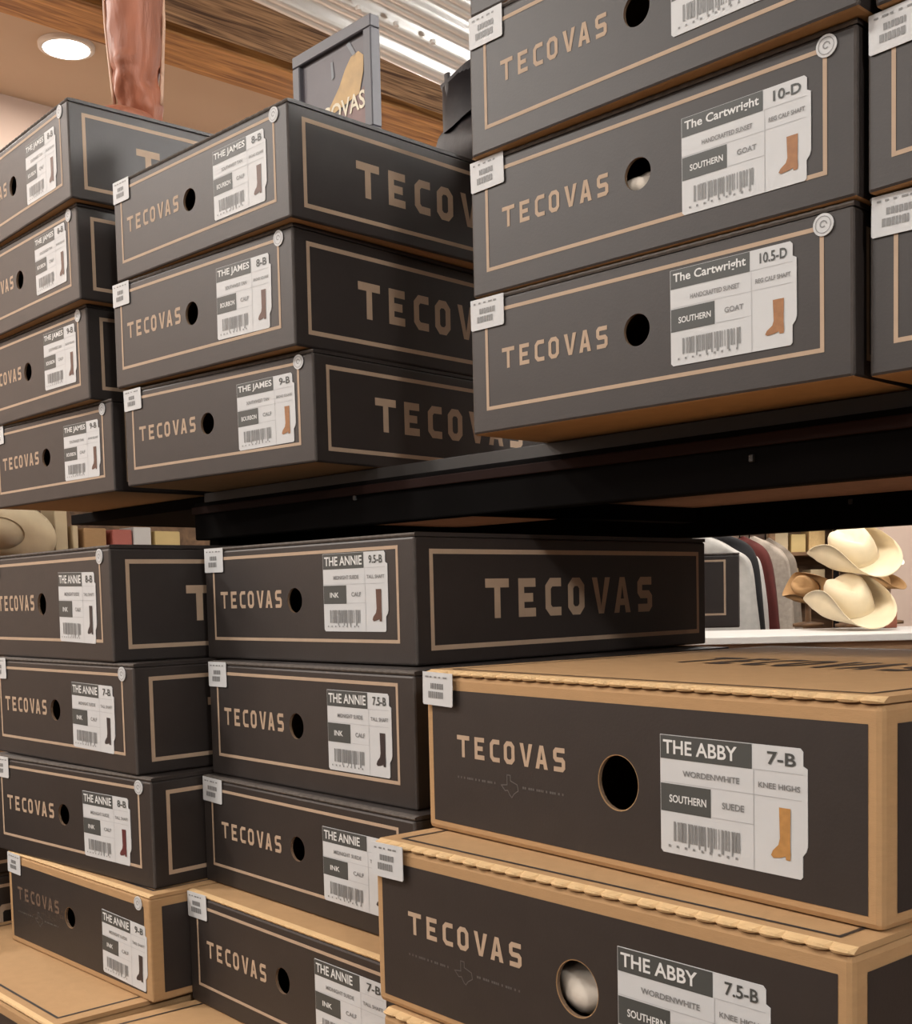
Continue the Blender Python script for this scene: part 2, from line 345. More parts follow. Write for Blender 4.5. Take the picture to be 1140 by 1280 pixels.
def add_tag(root, kind, seed):
    K = KINDS[kind]; w, h = (0.040, 0.027) if kind != 'W' else (0.036, 0.026)
    x0 = 0.002; z0 = K['H']-h-0.001
    def outline():
        q = [(0.0012, 0), (w-0.0012, 0), (w, 0.0012), (w, h), (0, h), (0, 0.0012)]; n = len(q)
        v = [(a, -0.0024, b) for a, b in q]+[(a, -0.0018, b) for a, b in q]
        f = [tuple(range(n)), tuple(range(2*n-1, n-1, -1))]+[(i, i+n, (i+1) % n+n, (i+1) % n) for i in range(n)]
        return mesh('price_sticker', v, f, 'label')
    y = -0.0022 if kind == 'H' else 0.0009
    t = link('price_sticker', cached(('tag', kind), outline), root, (x0, y, z0), (0, rnd.uniform(-0.03, 0.03), 0))
    def marks(p):
        r2 = random.Random(seed)
        for i in range(5): p.rect(0.004+i*0.006, h*0.83, 0.004+i*0.006+r2.uniform(.002, .005), h*0.88)
        for row, z in ((0, h*0.50), (1, h*0.22)):
            x = 0.011+row*-0.003
            while x < w-0.013: b = r2.uniform(.0012, .0034); p.rect(x, z, x+b, z+h*(0.17 if row == 0 else 0.2)); x += b+0.0007
        return p
    link('sticker_print', cached(('tm', kind, seed), lambda: marks(PM()).build('sticker_print', 'ink_soft', at=-0.0024, e=0.0003)), t)
def add_seal(root, kind):
    x, z = dict(W=(0.326, 0.1085), M=(0.346, 0.1075), H=(0.40, 0.12))[kind]
    def d():
        n = 24; r = 0.0078
        v = [(r*math.cos(2*PI*i/n), yy, r*math.sin(2*PI*i/n)) for yy in (-0.0012, -0.0004) for i in range(n)]
        return mesh('round_seal', v, [tuple(range(n)), tuple(range(2*n-1, n-1, -1))]+[(i, i+n, (i+1) % n+n, (i+1) % n) for i in range(n)], 'label')
    s = link('round_seal', cached(('seal',), d), root, (x, 0, z))
    def pr(): 
        p = PM(); n = 18
        p.stroke([(0.0058*math.cos(2*PI*i/n), 0.0058*math.sin(2*PI*i/n)) for i in range(n)], 0.0005, True)
        p.stroke([(0.003*math.cos(i*.7)*(1-i*.06), 0.003*math.sin(i*.7)*(1-i*.06)) for i in range(9)], 0.0008)
        return p.build('seal_print', 'ink_soft', at=-0.0012)
    link('seal_print', cached(('sealp',), pr), s)
def box_frame(pose, kind, lift=0.0):
    x, y, z, a, dh, t1, t2 = pose
    R = Matrix.Rotation(-a, 4, 'Z')
    T = Matrix.Rotation(-t1, 4, 'Y') @ Matrix.Rotation(t2, 4, 'X')
    return Matrix.Translation((x, y, z+EYE+lift)) @ R @ T
def boot_box(pose, kind, style, label, group, info=None, seal=True, tagged=True, tissue=None, seed=1, lift=0.0, detail=True):
    K = KINDS[kind]; W, H, D = K['W'], K['H'], K['D']
    root = bpy.data.objects.new('boot_box', None); C.objects.link(root); root.empty_display_size = 0.05
    tag(root, label, 'box', group)
    Mx = box_frame(pose, kind, lift); root.location = Mx.translation; root.rotation_euler = Mx.to_euler(); root.scale = (1, 1, (H+pose[4])/H)
    kraft = style in ('kraft', 'kraft_big')
    link('box_body', cached(('body', kind, kraft), lambda: body_mesh(kind, kraft)), root)
    lidst = {'black': 'black', 'black_kraft_lid': 'kraft', 'kraft': 'kraft', 'kraft_big': 'kraft_big'}[style]
    lid = link('box_lid', cached(('lid', kind, lidst), lambda: lid_mesh(kind, lidst)), root)
    if not detail: return root
    t = 0.0032
    if not kraft:
        fx0, fx1, fz0, fz1 = (0.016, 0.326, 0.020, 0.109) if kind == 'W' else (0.018, 0.346, 0.020, 0.1075)
        link('front_border', cached(('fb', kind), lambda: PM().ring(fx0, fz0, fx1, fz1, t).build('front_border', 'gold')), root)
        link('side_border', cached(('sb', kind), lambda: PM().ring(0.018, 0.013, D-0.014, 0.105, 0.0045).build('side_border', 'gold', 'side', W)), root)
        x0, w = (0.030, 0.113) if kind == 'W' else (0.038, 0.117)
        link('wordmark', cached(('wm', kind), lambda: wordmark(PM(), x0, 0.054, w, 0.0178, 7.4).build('wordmark', 'gold')), root)
        link('side_wordmark', cached(('sw', kind), lambda: wordmark(PM(), 0.090, 0.040, 0.262, 0.0375).build('side_wordmark', 'gold', 'side', W)), root)
    else:
        fx0, fx1, fz0, fz1 = (0.009, 0.419, 0.008, 0.1165) if kind == 'H' else (0.009, 0.336, 0.008, 0.106)
        hx, hz, hr = K['hole']
        def panel():             # printed panel with the finger hole left open
            n = 48; p = PM(); cs = []
            for i in range(n):
                a = 2*PI*i/n; dx, dz = math.cos(a), math.sin(a)
                k = min(((fx1-hx)/dx if dx > 1e-9 else (fx0-hx)/dx if dx < -1e-9 else 9), ((fz1-hz)/dz if dz > 1e-9 else (fz0-hz)/dz if dz < -1e-9 else 9))
                cs.append(((hx+hr*1.035*dx, hz+hr*1.035*dz), (hx+k*dx, hz+k*dz)))
            cor = [math.atan2(b-hz, a-hx) % (2*PI) for a, b in ((fx1, fz1), (fx0, fz1), (fx0, fz0), (fx1, fz0))]
            pts = [(fx1, fz1), (fx0, fz1), (fx0, fz0), (fx1, fz0)]
            for i in range(n):
                a0, a1 = 2*PI*i/n, 2*PI*(i+1)/n; j = (i+1) % n
                q = [cs[i][0], cs[i][1]]
                for c, pt in zip(cor, pts):
                    if a0 < c < a1: q.append(pt)
                q += [cs[j][1], cs[j][0]]
                p.poly(q)
            return p.build('front_panel', 'black', e=0.00025)
        link('front_panel', cached(('fp', kind), panel), root)
        link('side_panel', cached(('sp', kind), lambda: PM().rect(0.014, 0.009, D-0.014, fz1).build('side_panel', 'black', 'side', W)), root)
        x0, w, z0, h = (0.042, 0.128, 0.0635, 0.0175) if kind == 'H' else (0.026, 0.112, 0.060, 0.0165)
        link('wordmark', cached(('wmk', kind), lambda: wordmark(PM(), x0, z0, w, h, 7.8).build('wordmark', 'gold' if kind == 'H' else 'dim_gold', e=0.0005)), root)
        def tagline(p):
            r2 = random.Random(3); zc = z0-0.0165; mid = x0+w*0.5
            for a, b in ((x0, mid-0.014), (mid+0.016, x0+w)):
                x = a
                while x < b-0.002: q = r2.uniform(.0012, .0022); p.rect(x, zc-0.0008, x+q, zc+0.0009); x += q+r2.choice((0.0005, 0.0005, 0.0026))
            p.stroke([(mid-0.009+a*0.02, zc-0.009+b*0.017) for a, b in texas()], 0.0007, True)
            return p
        link('tagline_print', cached(('tl', kind), lambda: tagline(PM()).build('tagline_print', 'grey_ink', e=0.0005)), root)
        def lidprint():
            p = PM(); p.ring(0.016, 0.014, W-0.016, D-0.016, 0.003)
            wordmark(p, W*0.24, D*0.40, W*0.52, 0.075); return p.build('lid_print', 'black', 'top', H, e=0.0004)
        link('lid_print', cached(('lp', kind), lidprint), lid)
    if info:
        add_label(root, kind, *info)
    if tagged: add_tag(root, kind, seed)
    if seal: add_seal(root, kind)
    if tissue:
        hx, hz, hr = K['hole']
        bm = bmesh.new(); bmesh.ops.create_icosphere(bm, subdivisions=3, radius=1)
        ox, oy, oz, s = tissue
        for v in bm.verts:
            k = 1+0.25*noise.noise(v.co*1.7+Vector((seed, 0, 0)))+0.10*noise.noise(v.co*5)
            v.co = Vector((hx+ox+v.co.x*s*1.5*k, 0.0055+oy+s+v.co.y*s*k, hz+oz+v.co.z*s*k))
        me = bpy.data.meshes.new('tissue_paper'); bm.to_mesh(me); bm.free(); me.materials.append(MT['tissue'])
        for p in me.polygons: p.use_smooth = True
        link('tissue_paper', me, root)
    return root

POSE = {
 'A1': [-0.6927, 1.8045, 0.5012, 0.8601, 0.0012, -0.0002, 0.0002], 'A2': [-0.6968, 1.8173, 0.3818, 0.8418, -0.0010, 0.0001, 0.0],
 'A3': [-0.7007, 1.8370, 0.2609, 0.8276, 0.0006, -0.0001, 0.0], 'A4': [-0.6818, 1.8218, 0.1421, 0.7882, -0.0016, -0.0001, 0.0001],
 'B1': [-0.4070, 1.5177, 0.3899, 0.7847, -0.0012, -0.0009, -0.0002], 'B2': [-0.4153, 1.5268, 0.2633, 0.7554, 0.0060, -0.0005, -0.0040],
 'B3': [-0.4056, 1.5237, 0.1422, 0.7233, -0.0018, 0.0012, 0.0],
 'C1': [0.0221, 1.0955, 0.3811, 0.8150, -0.0015, 0.0, 0.0], 'C2': [0.0212, 1.1061, 0.2630, 0.7981, -0.0023, 0.0, -0.0001],
 'C3': [0.0187, 1.1091, 0.1424, 0.7915, -0.0005, 0.0019, 0.0],
 'D1': [0.2850, 0.8425, 0.2637, 0.8800, -0.0036, 0.0004, 0.0], 'D2': [0.2886, 0.8490, 0.1424, 0.8437, 0.0010, 0.0002, 0.0],
 'E1': [-0.5996, 1.5640, -0.0652, 0.8500, 0.0066, 0.0002, 0.0], 'E2': [-0.5845, 1.5273, -0.1845, 0.8029, -0.0010, -0.0001, 0.0001],
 'E3': [-0.5785, 1.4983, -0.3033, 0.7534, -0.0017, -0.0006, 0.0], 'E4': [-0.5635, 1.4870, -0.4166, 0.8130, -0.0071, -0.0005, 0.0],
 'G1': [-0.2785, 1.3543, -0.0648, 0.8050, 0.0019, 0.0001, 0.0001], 'G2': [-0.2694, 1.3099, -0.1880, 0.8456, 0.0024, -0.0010, -0.0001],
 'G3': [-0.2789, 1.3030, -0.3035, 0.8650, -0.0050, -0.0006, 0.0], 'G4': [-0.2906, 1.2634, -0.4223, 0.8720, -0.0018, -0.0001, 0.0],
 'H1': [-0.0271, 1.0026, -0.1936, 0.9198, -0.0002, -0.0002, 0.0], 'H2': [-0.0700, 0.9614, -0.3259, 0.8667, -0.0001, 0.0002, -0.0001]}

# ------------------------------------------------------------------ the setting
fl = link('floor', mesh('floor', [(-9, -5, 0), (12, -5, 0), (12, 16, 0), (-9, 16, 0)], [(0, 1, 2, 3)], 'floor'), kind='structure')
def prism_uw(name, u0, u1, w0, w1, z0, z1, m, kind=None, parent=None, a=A47, r=0.0):
    me = bevel_box(name, u0, u1, w0, w1, z0, z1, m, r, 2)
    return link(name, me, parent, (0, 0, EYE), (0, 0, -a), kind)
prism_uw('wall_left', -3.98, -3.87, -4, 9.0, -1.40, 1.72, 'wall', 'structure')
prism_uw('wall_added_dark_panel', -3.869, -3.845, -4, 9.0, -1.40, -0.15, 'cub', 'structure')  # unseen dark panel added so the lower boxes reflect less light
prism_uw('wall_back', -3.87, 6.0, 9.0, 9.1, -1.40, 1.9, 'wall', 'structure')
prism_uw('ceiling_soffit', -3.87, -3.30, -4, 9.0, 1.62, 1.72, 'paint', 'structure')
prism_uw('trim_1', -3.31, -3.115, -4, 9.0, 1.60, 1.80, 'beam', 'structure', r=0.006)
prism_uw('trim_2', -3.115, -3.07, -4, 9.0, 1.70, 1.80, 'dark', 'structure')
prism_uw('trim_3', -3.07, -2.80, -4, 9.0, 1.60, 1.80, 'beam2', 'structure', r=0.012)
# corrugated metal ceiling, ribs running with the sheet's own direction
A40 = math.radians(41)
def profile(ph):               # ribbed sheet: broad raised rib with a shallow groove, then a trough
    ph %= 1.0
    for (a, za), (b, zb) in zip(PROF, PROF[1:]):
        if a <= ph <= b: return za+(zb-za)*(ph-a)/(b-a)
PROF = [(0, 0.016), (0.10, 0.016), (0.26, -0.010), (0.40, -0.013), (0.50, -0.007), (0.60, -0.013), (0.74, -0.010), (0.90, 0.016), (1.0, 0.016)]
def corrugated():
    v, f = [], []; pitch = 0.115; n = 24; u0 = -2.566-0.02; cnt = 62
    ys = [-4.5+i*1.0 for i in range(15)]
    for k in range(cnt*n+1):
        ph = k/n; x = u0+ph*pitch; z = profile(ph)
        for y in ys: v.append((x, y, z))
    m = len(ys)
    for k in range(cnt*n):
        for j in range(m-1): f.append((k*m+j, k*m+j+1, (k+1)*m+j+1, (k+1)*m+j))
    return mesh('ceiling', v, f, 'galv', smooth=True)
ceil = link('ceiling', corrugated(), None, (0, 0, EYE+1.585), (0, 0, -A40), 'structure')
def screw_mesh():
    n = 10; v = [(0.008*math.cos(2*PI*i/n), 0.008*math.sin(2*PI*i/n), z) for z in (0, -0.010) for i in range(n)]
    return mesh('roof_screw', v, [tuple(range(n-1, -1, -1)), tuple(range(n, 2*n))]+[(i, (i+1) % n, (i+1) % n+n, i+n) for i in range(n)][::1], 'screw')
sm = screw_mesh()
for px, py in ((495, 28), (541, 50), (448, 8)):
    p = on_z(1.572, px, py); o = link('roof_screw', sm, ceil); o.matrix_parent_inverse = Matrix.Identity(4)
    o.location = Matrix.Rotation(A40, 3, 'Z') @ (p-Vector((0, 0, EYE+1.585)))
def lamp(i, u, w, pw):
    z = LAMP_Z if i not in SOFFIT else 1.612
    p = UW(u, w, z)
    if i == 0: p = on_z(1.612, 83, 60)
    t = thing('downlight', 'round recessed downlight glowing in the beige soffit near the red-brown boot' if i == 0 else 'added unseen downlight elsewhere in the beige soffit' if i in SOFFIT else 'added unseen downlight under the corrugated metal', 'light', p, 0, 'ceiling downlights')
    r = 0.066 if i in SOFFIT else 0.15; n = 32
    v = [(k*math.cos(2*PI*j/n), k*math.sin(2*PI*j/n), zz) for k, zz in ((r, 0.006), (r, -0.004), (r*0.0, -0.006)) for j in range(n)]
    f = [(j, (j+1) % n, n+(j+1) % n, n+j) for j in range(n)]+[(n+j, n+(j+1) % n, 2*n+j) for j in range(n)]
    link('lens', mesh('lens', v, f, 'glow'), t)
    v = [(k*math.cos(2*PI*j/n), k*math.sin(2*PI*j/n), zz) for k, zz in ((r*1.22, 0.008), (r*1.2, -0.002), (r*1.01, -0.005), (r*1.0, 0.006)) for j in range(n)]
    f = [(q*n+j, q*n+(j+1) % n, (q+1)*n+(j+1) % n, (q+1)*n+j) for q in range(3) for j in range(n)]
    link('trim_ring', mesh('trim_ring', v, f, 'trimw', smooth=True), t)
    add_lamp_light(i, p, pw, t)
for i, (u, w, pw) in enumerate(LAMPS): lamp(i, u, w, pw)
def fill_globe(u, w, z, pw, lb):  # unseen glowing globe on a cord, added for its light
    p = UW(u, w, z); t = thing('added_globe_light', lb, 'light', p, 0, 'added unseen globe lights')
    n = 24; r = 0.11; gk = 'glow_%d' % pw; MT[gk] = emit_mat('globe_glow', (1.0, 0.97, 0.93), pw/(PI*4*PI*r*r))
    link('globe', mesh('globe', [(r*math.sin(PI*i/12)*math.cos(2*PI*j/n), r*math.sin(PI*i/12)*math.sin(2*PI*j/n), r*math.cos(PI*i/12)) for i in range(13) for j in range(n)], [(i*n+j, (i+1)*n+j, (i+1)*n+(j+1) % n, i*n+(j+1) % n) for i in range(12) for j in range(n)], gk, smooth=True), t)
    link('cord', mesh('cord', [(0.004*math.cos(2*PI*j/8), 0.004*math.sin(2*PI*j/8), zz) for zz in (r, 1.57-z) for j in range(8)], [(j, (j+1) % 8, 8+(j+1) % 8, 8+j) for j in range(8)], 'steel'), t)
for (u, w, z, pw), lb in zip(FILL_GLOBES, ('added globe light out of view, brightening the upper box sides', 'added globe light hidden beyond the rack, brightening the metal ceiling', 'added globe light out of view in the aisle, brightening the long box sides', 'added globe light out of view in the aisle, giving gloss to the box fronts')): fill_globe(u, w, z, pw, lb)

# ------------------------------------------------------------------ the shelving rack
AR = math.radians(47.5)
rack = thing('storage_rack', 'black steel storage rack with two decks carrying the boot boxes', 'rack', (0, 0, 0))
def rp(name, u0, u1, w0, w1, z0, z1, m, r=0.002): return prism_uw(name, u0, u1, w0, w1, z0, z1, m, None, rack, AR, r)
def uwr(x, y): return (x*math.cos(AR)-y*math.sin(AR), x*math.sin(AR)+y*math.cos(AR))
ZD = 0.1416
rp('upper_deck', -1.415, 0.55, 0.862, 1.30, 0.104, ZD, 'board', 0.001)
rp('deck_extension', -1.88, -1.417, 0.880, 1.30, 0.126, ZD, 'steel', 0.001)
rp('deck_lip', -1.43, 0.55, 0.858, 0.8615, 0.128, ZD, 'deckedge', 0.0005)
rp('front_beam', -1.43, 0.55, 0.842, 0.8615, 0.079, 0.1275, 'steel', 0.002)
rp('beam_lip', -1.43, 0.55, 0.838, 0.8415, 0.112, 0.122, 'lip', 0.001)
rp('rear_beam', -1.43, 0.55, 1.302, 1.325, 0.066, ZD, 'steel', 0.002)
rp('side_beam', -1.43, -1.405, 0.863, 1.30, 0.066, 0.1035, 'steel', 0.002)
rp('cross_brace', -0.98, -0.955, 0.863, 1.30, 0.085, 0.1035, 'steel', 0.001)
for u in (-1.40, -0.615): rp('upright', u, u+0.055, 1.327, 1.38, -1.40, 0.142, 'steel', 0.003)
for u in (-1.40, -0.615): rp('foot_beam', u, u+0.055, 0.55, 1.327, -1.40, -1.33, 'steel', 0.003)
rp('lower_deck', -2.05, 0.55, 0.55, 1.30, -0.745, -0.7205, 'board', 0.001)
rp('lower_front_beam', -2.05, 0.55, 0.53, 0.549, -0.79, -0.7205, 'steel', 0.002)
for u in (-2.0, 0.45): rp('lower_leg', u, u+0.05, 0.56, 0.61, -1.40, -0.746, 'steel', 0.003)
for u in (-2.0, 0.45): rp('lower_leg', u, u+0.05, 1.24, 1.29, -1.40, -0.746, 'steel', 0.003)
scr = bevel_box('beam_screw', -0.0022, 0.0022, -0.002, 0.002, -0.003, 0.003, 'deckedge', 0.0008)
def on_w(w0, x, y):
    r = ray(x, y); d = r.x*math.sin(AR)+r.y*math.cos(AR); return r*(w0/d)+Vector((0, 0, EYE))
for w0, px, py in ((0.841, 940, 573), (1.301, 1063, 627), (0.841, 444, 622)):
    link('beam_screw', scr, rack, on_w(w0, px, py), (0, 0, -AR))

# ------------------------------------------------------------------ boot boxes on the rack
J = ('THE JAMES', 'BRANDY CALF', 'BOURBON', 'WIDE CALF', 'CALF')
def info(title, size, mid='SOUTHWEST TAN', dark='BOURBON', right='BROAD SQUARE', matl='CALF', bootm='brown_boot', dx=0, dz=0, rot=0): return (title, size, mid, dark, right, matl, bootm, dx, dz, rot)
GA = 'black boxes stacked under the brown boot'; nm = ['topmost', 'second from the top', 'third from the top', 'lowest']
for k, n in enumerate(('A1', 'A2', 'A3', 'A4')):
    boot_box(POSE[n], 'W', 'black', ['black boot box on which the red-brown leather boot stands', 'black boot box directly below the one carrying the red-brown boot', 'black boot box third down in the stack under the red-brown boot', 'lowest black boot box of the stack under the red-brown boot'][k], GA,
             info('THE JAMES', ('8-B', '8-B', '9-B', '9-B')[k], dx=(-0.001, 0.006, 0.006, 0.005)[k], dz=(-0.001, 0.004, 0.003, -0.001)[k], rot=(0.012, -0.006, 0.01, 0.008)[k]), seed=10+k)
GB = 'black boxes stacked under the framed poster'
for k, n in enumerate(('B1', 'B2', 'B3')):
    boot_box(POSE[n], 'W', 'black', ['black boot box with the framed poster standing on its lid', 'middle black boot box of the stack under the framed poster', 'lowest black boot box of the stack under the framed poster, on the upper deck'][k], GB,
             info('THE JAMES', ('8-B', '8-B', '9-B')[k], bootm='tan_boot' if k == 2 else 'brown_boot', dx=(0.0, 0.0, 0.008)[k], dz=(0.001, 0.0, -0.001)[k], rot=(0.0, 0.012, -0.012)[k]), seed=20+k)
GC = 'wide black boxes at the end of the upper deck'
cw = lambda s, **kw: info('The Cartwright', s, 'HANDCRAFTED SUNSET', 'SOUTHERN', 'REG CALF SHAFT', 'GOAT', 'tan_boot', **kw)
boot_box(POSE['C1'], 'M', 'black', 'black boot box with an empty black finger hole, on the box sized 10-D', GC, cw('11-D', dz=0.001), seed=30)
boot_box(POSE['C2'], 'M', 'black', 'black boot box with size label 10-D and tissue in its finger hole', GC, cw('10-D', dx=0.009, dz=-0.009, rot=0.0), seed=31, tissue=(-0.006, 0.0006, -0.0070, 0.0135))
boot_box(POSE['C3'], 'M', 'black', 'black boot box with size label 10.5-D at the bottom of its stack', GC, cw('10.5-D'), seed=32)
c0 = [0.0235, 1.0950, 0.5000, 0.8000, 0.0, 0.0, 0.0]
boot_box(c0, 'M', 'black', 'black boot box crowning the stack of the 10-D box, showing its bottom edge', GC, cw('9-D'), seed=33)
GD = 'black boxes beside the stack with the 10-D box'
d0 = [0.2860, 0.8310, 0.3805, 0.8300, 0, 0, 0]
boot_box(d0, 'M', 'black', 'uppermost black boot box of the stack next to the 10-D box, kraft edge showing', GD, cw('12-D'), seed=42)
boot_box(POSE['D1'], 'M', 'black', 'middle black boot box of the stack right beside the 10-D box', GD, cw('9-D'), seed=40)
boot_box(POSE['D2'], 'M', 'black', 'black boot box with white price sticker beside the 10.5-D box on the upper deck', GD, cw('9.5-D'), seed=41)
GE = 'boxes stacked under the upper deck at the rack end'
an = lambda s, b='dark_boot', **kw: info('THE ANNIE', s, 'MIDNIGHT SUEDE', 'INK', 'TALL SHAFT', 'CALF', b, **kw)
boot_box(POSE['E1'], 'W', 'black', 'topmost black boot box of the lower stack ending in a kraft-edged box', GE, an('8-B', dx=0.001, dz=-0.004, rot=0.02), seed=50)
boot_box(POSE['E2'], 'W', 'black', 'second black boot box of the lower stack ending in a kraft-edged box', GE, an('7-B', dx=-0.006, dz=-0.003, rot=0.02), seed=51)
boot_box(POSE['E3'], 'W', 'black', 'black boot box resting directly on the small kraft-edged box', GE, an('8-B', 'red_boot', dx=-0.004, dz=-0.005, rot=0.0), seed=52, tissue=(0.004, 0.004, -0.012, 0.012))
boot_box(POSE['E4'], 'W', 'kraft', 'small kraft-edged boot box with black front panel below the black boxes', GE, an('9-B', 'dark_boot', dx=0.028, dz=-0.012, rot=0.03), seed=53)
GG = 'black boxes stacked next to the large kraft boxes'
boot_box(POSE['G1'], 'W', 'black', 'black boot box sized 9.5-B with its whole gold-lettered long side showing', GG, an('9.5-B', 'brown_boot', dz=0.006), seed=60, seal=False, tissue=(0.003, 0.003, -0.013, 0.011))
boot_box(POSE['G2'], 'W', 'black', 'black boot box sized 7.5-B under the one showing its long side', GG, an('7.5-B', 'dark_boot', dx=0.005, dz=0.0), seed=61, seal=False, tissue=(0.008, 0.004, -0.013, 0.009))
boot_box(POSE['G3'], 'M', 'black', 'black boot box sized 5-B, third down beside the large kraft boxes', GG, an('5-B', 'dark_boot', dx=0.012, dz=-0.009), seed=62, seal=False, tissue=(0.004, 0.003, -0.013, 0.011))
boot_box(POSE['G4'], 'M', 'black_kraft_lid', 'black boot box with a kraft lid below three black boxes', GG, an('7-B', 'dark_boot', dx=0.024, dz=-0.004), seed=63, seal=False)
GH = 'large kraft boxes with black front panels'
ab = lambda s, **kw: info('THE ABBY', s, 'WORDENWHITE', 'SOUTHERN', 'KNEE HIGHS', 'SUEDE', 'gold_boot', **kw)
boot_box(POSE['H1'], 'H', 'kraft_big', 'large kraft boot box sized 7-B with black front panel', GH, ab('7-B'), seed=70, seal=False)
boot_box(POSE['H2'], 'H', 'kraft_big', 'large kraft boot box sized 7.5-B under the 7-B box', GH, ab('7.5-B', dx=-0.003), seed=71, seal=False, tissue=(-0.010, 0.0006, -0.005, 0.0200))
h3 = [-0.066, 0.943, -0.4585, 0.868, 0, 0, 0]
boot_box(h3, 'H', 'kraft_big', 'large kraft boot box under the 7.5-B box, only a kraft corner showing', GH, ab('8-B'), seal=False, tagged=False, seed=72)
h4 = [-0.070, 0.950, -0.5908, 0.880, 0, 0, 0]; h5 = [-0.066, 0.945, -0.7202, 0.870, -0.0028, 0, 0]
for q, lb in ((h4, 'fourth large kraft boot box down the stack of the 7-B box'), (h5, 'bottom large kraft boot box of the stack of the 7-B box')): boot_box(q, 'H', 'kraft_big', lb, GH, detail=False)
GF = 'kraft boxes at the base of the lower stacks'
def low(x, y, z, a, h): return [x, y, z, a, h-KINDS['H']['H'], 0, 0]
f1z = -0.4170; hh = (f1z+0.7195)/2
fa = 0.84; uu = Vector((math.cos(fa), -math.sin(fa), 0)); pq = on_z(f1z, 22, 1259); rr_ = on_z(f1z, 188, 1258)
fl_ = pq+uu*((rr_-pq).dot(uu)-0.018-KINDS['H']['W']); fx, fy = fl_.x, fl_.y
boot_box(low(fx, fy, f1z-hh, fa, hh), 'H', 'kraft', 'bare kraft boot box whose lid carries the small kraft-edged box', GF, seal=False, tagged=False)
boot_box(low(fx, fy, f1z-2*hh-0.0006, fa, hh), 'H', 'kraft', 'bare kraft boot box at the base of the stack with the small kraft-edged box', GF, detail=False)
f2z = -0.4226; hh = (f2z+0.7195)/2
ww = Vector((math.sin(0.90), math.cos(0.90), 0)); fp = on_z(f2z, 246, 1249)-ww*0.125
def low2(z): return [fp.x, fp.y, z, 0.90, hh-0.12, 0, 0]
boot_box(low2(f2z-hh), 'W', 'kraft', 'bare kraft boot box under the black box with kraft lid', GF, seal=False, tagged=False)
boot_box(low2(f2z-2*hh-0.0006), 'W', 'kraft', 'bare kraft boot box at the base of the stack with the kraft-lidded box', GF, detail=False)

